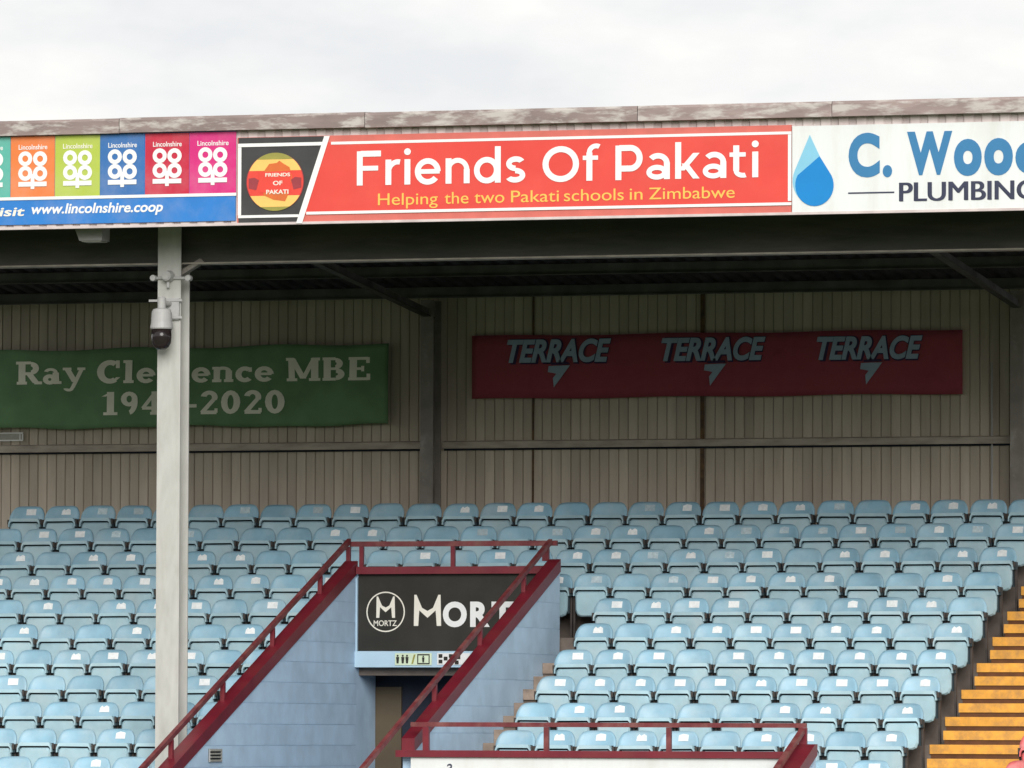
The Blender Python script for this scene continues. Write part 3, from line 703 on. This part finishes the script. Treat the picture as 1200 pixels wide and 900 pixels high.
wr = thing('stairwell_wall', (XR - .1, -5.5, zpit), 'pale blue blockwork wall right of the stairwell, ending beside the narrow brown steps', 'wall')
blockwall(wr, XR - .13, XR, YC, YS, zpit, zR, XR - .126, XR - .004, .31, .12)
wc = thing('cross_wall', ((XR + X2) / 2, YC, zpit), 'white faced low wall below the red barrier at the bottom of the photo', 'wall')
zbar = at(700, 888.0, YC - .08).z
part('wall_core', MB().box(XR + .001, X2, YC - .1, YC - .0, zpit, zbar), 'block_paint', wc)
pw = at(482, 890, YC - .12)
part('white_hoarding', MB().box(pw.x, X2 - .12, YC - .14, YC - .102, zbar - 1.0, zbar - .002), 'board_white', wc)
text('a', 523, 530, 895, 905, YC - .142, 'navy_print', wc, shear=.2, name='lettering')
wr2 = thing('stairwell_wall', (X2 - .1, YC - 1, zpit), 'pale blue side wall under the short sloping rail at bottom centre right', 'wall')
zR2 = at(956, 885, YC).z
blockwall(wr2, X2 - .18, X2, YFRONT, YC - .145, zpit, zR2 - .145 * SL, X2 - .176, X2 - .004, .25, .0)

vent = thing('vent_grille', at(252, 885, -7), 'small square louvred vent grille low on the left blue wall', 'vent')
yv0 = YS
while px((XL, yv0, 3.1))[0] > 259.5: yv0 -= .01
yv1 = yv0
while px((XL, yv1, 3.1))[0] > 244.5: yv1 -= .01
zv0, zv1 = at(252, 893, (yv0 + yv1) / 2).z, at(252, 877.5, (yv0 + yv1) / 2).z
vent.location = (XL, (yv0 + yv1) / 2, zv0); WL[vent.name] = Vector(vent.location)
part('recess', MB().box(XL + .001, XL + .006, yv1, yv0, zv0, zv1), 'board_dark', vent)
for i in range(4):
    z = zv0 + (zv1 - zv0) * (i + .5) / 4
    part('louvre', MB().prism([(yv1 + .03, z - .008), (yv0 - .03, z - .008), (yv0 - .03, z + .008), (yv1 + .03, z + .008)], XL + .007, XL + .02, 'x'), 'plate_grey', vent)
for (a, b_, c, d) in ((yv1, yv0, zv1 - .01, zv1), (yv1, yv0, zv0, zv0 + .01), (yv1, yv1 + .03, zv0 + .01, zv1 - .01), (yv0 - .03, yv0, zv0 + .01, zv1 - .01)):
    part('frame', MB().box(XL + .007, XL + .015, a, b_, c, d), 'galvanised', vent)

# back of the stairwell: wall with lintel, dark sign, passage
zb0, zb1 = at(418, 673, YS).z, at(418, 664.5, YS).z       # horizontal red channel
zs0 = at(418, 763, YS).z; zl0 = at(418, 782, YS).z
XRi = XR - .13
bw = thing('lintel_wall', ((XL + XRi) / 2, YS, zl0), 'pale blue framed wall piece and lintel over the dark passage in the stairwell', 'wall')
part('wall_slab', MB().box(XL + .001, XRi - .001, YS + .002, YS + .12, zs0, zb0), 'block_paint', bw)
part('lintel', MB().box(XL - .03, XRi - .001, YS - .07, YS + .12, zl0, zs0 - .002), 'blue_frame', bw)
part('jamb', MB().box(XL - .03, XL + .02, YS - .04, YS + .001, zs0, zb0 - .04), 'blue_frame', bw)
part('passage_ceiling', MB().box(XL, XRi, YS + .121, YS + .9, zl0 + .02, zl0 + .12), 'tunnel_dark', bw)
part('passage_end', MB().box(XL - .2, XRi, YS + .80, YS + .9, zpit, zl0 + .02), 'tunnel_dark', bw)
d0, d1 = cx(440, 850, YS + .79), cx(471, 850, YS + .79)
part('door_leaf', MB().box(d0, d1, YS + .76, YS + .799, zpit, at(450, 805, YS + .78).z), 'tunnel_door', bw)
sg = thing('dark_sign', at(520, 763, YS), 'black sign board with white letters and round emblem above the passage', 'sign')
xs0, xs1 = cx(420.5, 720, YS), XRi - .003
YN = YS - .02
part('board', MB().box(xs0, xs1, YN, YS, zs0 + .002, zb0 - .002), 'board_dark', sg)
p = at(452, 717, YN); mb = MB(); ring(mb, (p.x, p.z), .228, .243, YN - .001, .003, 36)
for v in range(len(mb.v)): pass
part('emblem_ring', mb, 'cream_print', sg)
def mshape(xa, xb, yt, yb, Y, nm='emblem_letter', parent=sg):
    w_ = xb - xa; h = yb - yt
    q = [(xa, yb), (xa + w_ * .02, yt), (xa + w_ * .1, yt), (xa + w_ * .3, yt + h * .42), (xa + w_ * .5, yt + h * .52), (xa + w_ * .7, yt + h * .42), (xa + w_ * .9, yt), (xa + w_ * .98, yt), (xb, yb), (xb - w_ * .16, yb), (xb - w_ * .2, yt + h * .5), (xa + w_ * .5, yt + h * .74), (xa + w_ * .2, yt + h * .5), (xa + w_ * .16, yb)]
    part(nm, quad_px(q, Y, .003), 'cream_print', parent)
mshape(441, 463, 699, 724, YN - .001)
text('MORTZ', 438, 465, 727, 733.5, YN - .001, 'cream_print', sg, bold=.01, name='emblem_lettering')
mshape(485, 517, 697, 733.5, YN - .001, 'big_letter')
for ch_, a_, b_ in (('O', 519, 547), ('R', 551, 574), ('T', 576, 602)): text(ch_, a_, b_, 705, 733, YN - .001, 'white_print', sg, bold=.045, name='big_letter')
ps = thing('passage_sign', at(484, 780, YS - .08), 'pale green plate with small dark pictograms on the lintel under the black sign', 'sign')
YP = YS - .075
part('plate', rect_x(463, 506, 765.5, 779.5, YP, .006), 'sign_pale', ps)
def pict(x, y, par, m='board_dark', k=1.0):
    a = at(x, y, YP - .007); mb = MB()
    mb.tube((a.x, YP - .010, a.z + .042 * k), (a.x, YP - .0075, a.z + .042 * k), .012 * k, 10)
    mb.prism([(a.x - .02 * k, a.z + .027 * k), (a.x - .012 * k, a.z - .05 * k), (a.x + .012 * k, a.z - .05 * k), (a.x + .02 * k, a.z + .027 * k)], YP - .010, YP - .0075, 'y')
    part('pictogram', mb, m, par)
for x in (466, 472, 477): pict(x, 772.5, ps)
part('slash', quad_px([(482, 778), (484, 778), (487, 767), (485, 767)], YP - .007, .002), 'badge_green', ps)
for (a, b_, c, d) in ((489, 503.5, 766.5, 768), (489, 503.5, 777, 778.5), (489, 490.2, 768.1, 776.9), (502.3, 503.5, 768.1, 776.9)):
    part('box_frame', rect_x(a, b_, c, d, YP - .007, .002), 'board_dark', ps)
pict(496, 772.5, ps, k=.8)
ps2 = thing('passage_sign', at(530, 780, YS - .08), 'small grey and white chequered plate on the lintel beside the red rail', 'sign')
part('plate', rect_x(512.5, 551, 765.5, 779, YP, .006), 'white_print', ps2)
for i, (x, y) in enumerate(((514, 766.5), (514, 773), (520, 769.5), (526, 766.5), (535, 768), (533, 774))):
    part('mark', rect_x(x, x + 4.5, y, y + 4.5, YP - .007, .002), 'board_dark', ps2)

# ------------------------------------------------------------------ red channels and rails
def slope_bar(name, x0, x1, y_a, y_b, zb, yb, h, m, parent):
    """sloping bar along the rake: underside passes through (yb, zb), vertical height h"""
    z = lambda y: zb + SLR * (y - yb)
    return part(name, MB().prism([(y_a, z(y_a)), (y_b, z(y_b)), (y_b, z(y_b) + h), (y_a, z(y_a) + h)], x0, x1, 'x'), m, parent)
HB = .15; TR_ = .39                                    # channel height, thin rail above the channel underside
rt = thing('red_railing', ((XL + XRi) / 2, YS, zb0), 'dark red railing of two sloping channels and a level back rail round the stairwell', 'railing')
slope_bar('channel', XL - .15, XL + .012, YFRONT, YS + .0, zL, YS, HB, 'red_paint', rt)
slope_bar('channel', XR - .14, XR + .012, YC - .02, YS + .0, zR, YS, HB, 'red_paint', rt)
part('level_channel', MB().box(XL + .021, XRi - .021, YS - .10, YS + .14, zb0, zb1), 'red_paint', rt)
ztr = at(418, 640.5, YS).z; ztr1 = at(418, 634.5, YS).z
part('top_rail', MB().box(XL - .10, XR - .05, YS + .03, YS + .09, ztr, ztr1), 'red_rail', rt)
xa = XL - .10; xb = XR - .12
def slope_tube(x, y_a, y_b, off, zb):
    z = lambda y: zb + off + SLR * (y - YS)
    part('thin_rail', MB().prism([(y_a, z(y_a) - .03), (y_b, z(y_b) - .03), (y_b, z(y_b) + .03), (y_a, z(y_a) + .03)], x - .025, x + .025, 'x'), 'red_rail', rt)
slope_tube(xa, YFRONT, YS - .0, TR_, zL)
slope_tube(xb, YC - 1.7, YS - .0, TR_ - .03, zR)
def up_post(x, y, z0, z1, wd=.05, par=rt):
    part('upright', MB().box(x - wd / 2, x + wd / 2, y - .025, y + .025, z0, z1), 'red_paint', par)
for xq in (408.5, 424, 531): 
    xx = cx(xq, 650, YS + .06); up_post(xx, YS + .06, zb1 if xq > 420 else zb1 - .06, ztr - .001)
up_post(cx(638, 650, YS + .0), YS + .06, zR + HB - .02, ztr - .001, .08)
y = YS - 1.1
while y > YFRONT:
    up_post(xa, y, zL + HB + SLR * (y - YS) - .02, zL + TR_ - .03 + SLR * (y - YS))
    if y > YC: up_post(xb, y, zR + HB + SLR * (y - YS) - .02, zR + TR_ - .05 + SLR * (y - YS))
    y -= 1.75
# front barrier on the cross wall
fb = thing('red_barrier', ((XR + X2) / 2, YC, zbar), 'dark red barrier of two level rails along the top of the white faced wall', 'railing')
zc1_ = at(700, 880, YC - .08).z
xg0 = cx(464, 885, YC - .16)
part('level_channel', MB().box(xg0, X2 - .21, YC - .18, YC + .02, zbar, zc1_), 'red_paint', fb)
zt0, zt1 = at(700, 852.2, YC).z, at(700, 846.8, YC).z
part('top_rail', MB().box(cx(482, 850, YC - .05), cx(945, 850, YC - .05), YC - .08, YC - .02, zt0, zt1), 'red_rail', fb)
for xq, wd in ((499.5, .07), (640.5, .055), (784, .055), (941, .09)):
    xx = cx(xq, 865, YC - .05); part('upright', MB().box(xx - wd / 2, xx + wd / 2, YC - .075, YC - .025, zc1_ if xq < 900 else zc1_ - .1, zt0 - .001), 'red_paint' if xq in (941, 499.5) else 'red_rail', fb)
zq = at(956, 885, YC).z
part('channel', MB().prism([(YFRONT, zq + SLR * (YFRONT - YC)), (YC, zq), (YC, zq + HB - .03), (YC - .1, zq + HB - .03), (YFRONT, zq + HB + SLR * (YFRONT - YC))], X2 - .20, X2 + .02, 'x'), 'red_paint', fb)
part('thin_rail', MB().prism([(YFRONT, zt0 - .03 + SLR * (YFRONT - YC)), (YC - .08, zt0 - .03 - .08 * SL), (YC - .08, zt0 + .03 - .08 * SL), (YFRONT, zt0 + .03 + SLR * (YFRONT - YC))], X2 - .16, X2 - .10, 'x'), 'red_rail', fb)

# ------------------------------------------------------------------ seats
def back_mesh(m):
    b = MB(); nx, nz_ = 12, 6; idx = {}
    hw = lambda v: .234 - .010 * v - .055 * max(0, v - .45) ** 1.6 * 2.2 - (.014 * (1 - v / .2) if v < .2 else 0)
    for side in (0, 1):
        for j in range(nz_ + 1):
            v = j / nz_
            for i in range(nx + 1):
                u = -1 + 2 * i / nx
                x = hw(v) * u; z = .595 + .215 * v - (.022 * abs(u) ** 5 if j == nz_ else .02 * abs(u) ** 5 * v)
                y = .016 + .070 * v - .050 * abs(u) ** 2.2 * (1.15 - .5 * v) - (.010 if j == 0 else 0)
                if side: y += .022
                if side == 0 and j == nz_: y += .010
                idx[(side, i, j)] = len(b.v); b.v.append((x, y, z - (.006 if side and j == nz_ else 0)))
    for side in (0, 1):
        for j in range(nz_):
            for i in range(nx):
                q = (idx[(side, i, j)], idx[(side, i + 1, j)], idx[(side, i + 1, j + 1)], idx[(side, i, j + 1)]); b.f.append(q if not side else q[::-1])
    for i in range(nx):
        b.f.append((idx[(0, i, nz_)], idx[(0, i + 1, nz_)], idx[(1, i + 1, nz_)], idx[(1, i, nz_)])); b.f.append((idx[(0, i + 1, 0)], idx[(0, i, 0)], idx[(1, i, 0)], idx[(1, i + 1, 0)]))
    for j in range(nz_):
        b.f.append((idx[(0, nx, j)], idx[(1, nx, j)], idx[(1, nx, j + 1)], idx[(0, nx, j + 1)])); b.f.append((idx[(0, 0, j + 1)], idx[(1, 0, j + 1)], idx[(1, 0, j)], idx[(0, 0, j)]))
    return b.mesh('backrest', m, smooth=True)
def pan_mesh(m):
    b = MB()
    # lip: inverted U, one outline
    o = [(-.212, .535), (-.210, .585), (-.196, .622), (-.178, .645), (.178, .645), (.196, .622), (.210, .585), (.212, .535), (.198, .535), (.196, .572), (.174, .606), (-.174, .606), (-.196, .572), (-.198, .535)]
    # build as strips so that the concave outline stays clean
    outer = o[:8]; inner = [o[13], o[12], (-.186, .592), o[11], o[10], (.186, .592), o[9], o[8]]
    n = 8; base = len(b.v)
    for (y) in (-.115, -.045):
        for p in outer: b.v.append((p[0], y + (.012 if y < -.1 and p[1] > .64 else 0), p[1]))
        for p in inner: b.v.append((p[0], y, p[1]))
    for i in range(n - 1):
        b.f += [(base + i, base + i + 1, base + n + i + 1, base + n + i), (base + 2 * n + i, base + 3 * n + i, base + 3 * n + i + 1, base + 2 * n + i + 1),
                (base + i, base + 2 * n + i, base + 2 * n + i + 1, base + i + 1), (base + n + i, base + n + i + 1, base + 3 * n + i + 1, base + 3 * n + i)]
    # belly of the folded seat
    q = [(-.160, .586), (-.182, .565), (-.192, .53), (-.188, .36), (-.165, .305), (-.12, .285), (.12, .285), (.165, .305), (.188, .36), (.192, .53), (.182, .565), (.160, .586)]
    k = len(b.v); nq = len(q); c0 = (0, .44)
    for (s_, y) in ((1, -.05), (1, -.085), (.90, -.108)):
        for p in q: b.v.append((c0[0] + (p[0] - c0[0]) * s_, y, c0[1] + (p[1] - c0[1]) * (s_ if s_ < 1 else 1)))
    for j in range(2):
        for i in range(nq): b.f.append((k + j * nq + i, k + j * nq + (i + 1) % nq, k + (j + 1) * nq + (i + 1) % nq, k + (j + 1) * nq + i))
    b.f.append(tuple(k + 2 * nq + i for i in range(nq)))
    return b.mesh('seat_pan', m)
def bracket_shade_mesh():
    b = MB(); b.box(-.205, .205, -.03, .012, .33, .64)  # dark plate paints the shade in the pan groove; side blocks are brackets
    b.box(-.238, -.206, -.062, .03, .535, .625); b.box(.206, .238, -.062, .03, .535, .625)
    return b.mesh('bracket_shade', 'seat_bracket_shade')
def leg_mesh():
    b = MB(); b.box(-.012, .012, -.03, .02, 0, .60); b.box(-.012, .012, -.10, -.031, .57, .63); b.box(-.03, .03, -.05, .04, -.0, .012)
    return b.mesh('leg', 'seat_leg')
def stk_mesh(k, m):
    q = [[(-.058, -.036), (.058, -.036), (.058, .036), (-.058, .036)], [(-.056, -.036), (.056, -.036), (.05, .02), (.022, .036), (-.01, .018), (-.03, .034), (-.05, .01)], [(-.05, -.035), (.055, -.035), (.056, .03), (.0, .042), (-.046, .026)]][k]
    b = MB(); b.prism([(x * 1.13 + .036, z * 1.08 + .733) for x, z in q], .0, .004, 'y'); 
    # lean with the backrest
    b.v = [(x, y + .012 + .070 * (z - .595) / .215 - .050 * (abs(x) / .22) ** 2.2 * .8, z) for x, y, z in b.v]
    return b.mesh('number_sticker', m)
SM = {'blue': back_mesh('seat_plastic'), 'blue_pan': pan_mesh('seat_plastic_pan'), 'red': back_mesh('seat_plastic_red'), 'red_pan': pan_mesh('seat_plastic_red'), 'sup_shade': bracket_shade_mesh(), 'leg': leg_mesh()}
STK = [stk_mesh(0, 'sticker'), stk_mesh(1, 'sticker'), stk_mesh(2, 'sticker')]
STF = [stk_mesh(0, 'sticker_faded'), stk_mesh(2, 'sticker_faded')]
def make_seat(kind, sticker):
    t = bpy.data.objects.new('stadium_seat', None); COL.objects.link(t); t.empty_display_size = .1; WL[t.name] = Vector((0, 0, 0))
    link('backrest', SM[kind], t); link('seat_pan', SM[kind + '_pan'], t); link('bracket_shade', SM['sup_shade'], t)
    for sx in (-1, 1): link('leg', SM['leg'], t, (sx * .222, .01, 0))
    if sticker is not None: link('number_sticker', sticker, t)
    return t
def dup(src):
    c = src.copy(); COL.objects.link(c)
    for ch in src.children: d = ch.copy(); COL.objects.link(d); d.parent = c
    return c
ORD = 'zeroth first second third fourth fifth sixth seventh eighth ninth tenth eleventh twelfth thirteenth fourteenth fifteenth sixteenth seventeenth eighteenth nineteenth twentieth'.split()
ROWN = ['back row', 'second row from back', 'third row from back', 'fourth row from back', 'fifth row from back', 'sixth row from back', 'seventh row from back', 'eighth row from back', 'ninth row from back', 'tenth row from back', 'eleventh row from back', 'twelfth row from back']
protos = {}
SEATS = []
LASTC = 26
for r in range(0, 12):
    for c in range(-1, 34):
        x = X0 + W * c; y = rowY(r); pxx, pyy = px((x, y, Z0 - RI * r))
        if pxx < -21 or pxx > 1221 or pyy > 914: continue
        if c > 27: 
            if not (r < 2 and x + .24 < XA0 - 0 + 9 and False): 
                continue
        if r == 0 and pxx < 12: continue
        if r >= 4:
            if XL - .42 < x < XR + .3: continue
            if x > XR and x - .24 < XR + .42 : continue
            if r >= 11 and x > XR and x < X2 + .25: continue
        SEATS.append([r, c, x, y, pxx])
if True:
    # rows at the very back run on past the top of the yellow steps
    for r in (0,):
        for c in range(20, 34):
            x = X0 + W * c; y = rowY(r); pxx, pyy = px((x, y, Z0 - RI * r))
            if c > 27 and pxx < 1221: SEATS.append([r, c, x, y, pxx])
SEATS.sort(key=lambda s: (s[0], s[2]))
pyl, pyr = 183, 219
from collections import defaultdict
rows = defaultdict(list)
for s in SEATS: rows[s[0]].append(s)
print('seats', len(SEATS), {r: len(v) for r, v in rows.items()})
used = set()
for r, lst in rows.items():
    left = [s for s in lst if s[4] < 200]; midr = [s for s in lst if s[4] >= 200]
    if r >= 4: mid = [s for s in midr if s[2] < XL]; right = [s for s in midr if s[2] > XR]
    else: mid = midr; right = []
    for i, s in enumerate(reversed(left)): s.append('%s left of the pale post' % ORD[i + 1])
    for i, s in enumerate(mid):
        if i + 1 <= 12 or r >= 4: s.append('%s right of the pale post' % ORD[i + 1])
        else:
            k = len(mid) - i
            s.append('%s from the right end of the row' % ORD[k])
    for i, s in enumerate(reversed(right)): s.append('%s from the yellow steps' % ORD[i + 1])
def pick(r, c, pxx):
    q = random.random()
    p_have = .55 if pxx < 640 else .80
    if r >= 7 and pxx < 200: p_have = .25
    if q > p_have: return None
    if r < 2 or (r < 4 and random.random() < .3): return ('f', random.randrange(2)) if random.random() < .55 else ('s', random.randrange(3))
    return ('s', random.randrange(3))
for s in SEATS:
    r, c, x, y, pxx, lab = s
    k = pick(r, c, pxx); key = ('blue', k)
    if key not in protos:
        o = make_seat('blue', None if k is None else (STF[k[1]] if k[0] == 'f' else STK[k[1]])); protos[key] = o
    else: o = dup(protos[key])
    o.location = (x + random.uniform(-.006, .006), y, flZ(r) - .03 + random.uniform(-.004, .004)); o.rotation_euler = (R(random.uniform(-1.5, 1.5)), R(random.uniform(-.6, .6)), R(random.uniform(-2.2, 2.2)))
    tag(o, 'blue seat%s, %s, %s' % (' with sticker' if k else '', ROWN[r], lab), 'seat', 'blue tip-up seats in rows on the terrace')
for r in (9, 10):
    x = cx(1176, 895, rowY(10)) + .235
    k = ('red', r)
    o = make_seat('red', None) if r == 9 else dup(protos['red'])
    protos['red'] = o; o.location = (x, rowY(r), flZ(r) - .03)
    tag(o, ('faded red tip-up seat at the bottom right corner, the lower of two' if r == 10 else 'faded red tip-up seat right of the yellow steps, the upper of two'), 'seat', 'faded red seats right of the steps')

# ------------------------------------------------------------------ aisle steps
def steps(name, x0, x1, r0, r1, label, yellow):
    o = thing(name, ((x0 + x1) / 2, rowY(r1), flZ(r1)), label, 'steps')
    wob = lambda: random.uniform(-.012, .012)
    for r in range(r0, r1 + 1):
        zf = flZ(r); yf = fe(r)
        # full step: nosing on the terrace edge, then a half step in front
        for (yy_, zz_, dep) in ((yf, zf, .02), (yf - .40, zf - RI / 2, .40)):
            if yellow:
                a = x0 + wob() + (.05 if dep > .1 else .0)
                part('step', MB().box(a, x1, yy_ - .006, yy_ + dep - .001, zz_ - RI / 2 + .002, zz_ - .035), 'step_brown', o)
                part('nosing', MB().box(a - .01, x1, yy_ - .022, yy_ + .12 if dep > .1 else yy_ + .05, zz_ - .100, zz_ + .004), 'step_yellow', o)
            else:
                if dep > .1: part('step', MB().box(x0, x1, yy_, yf - .001, zf - RI + .002, zz_), 'concrete_step', o)
                else: part('step', MB().box(x0, x1, yy_ - .03, yy_ + .05, zf - .12, zf + .004), 'concrete_step', o)
    return o
steps('aisle_steps', XA0, XA1, 1, 12, 'flight of bright yellow edged steps between the blue seats and the right edge', True)
steps('aisle_steps', XR + .004, XR + .50, 4, 9, 'narrow flight of plain brown steps between blue wall and blue seats', False)

S.render.engine = 'CYCLES'
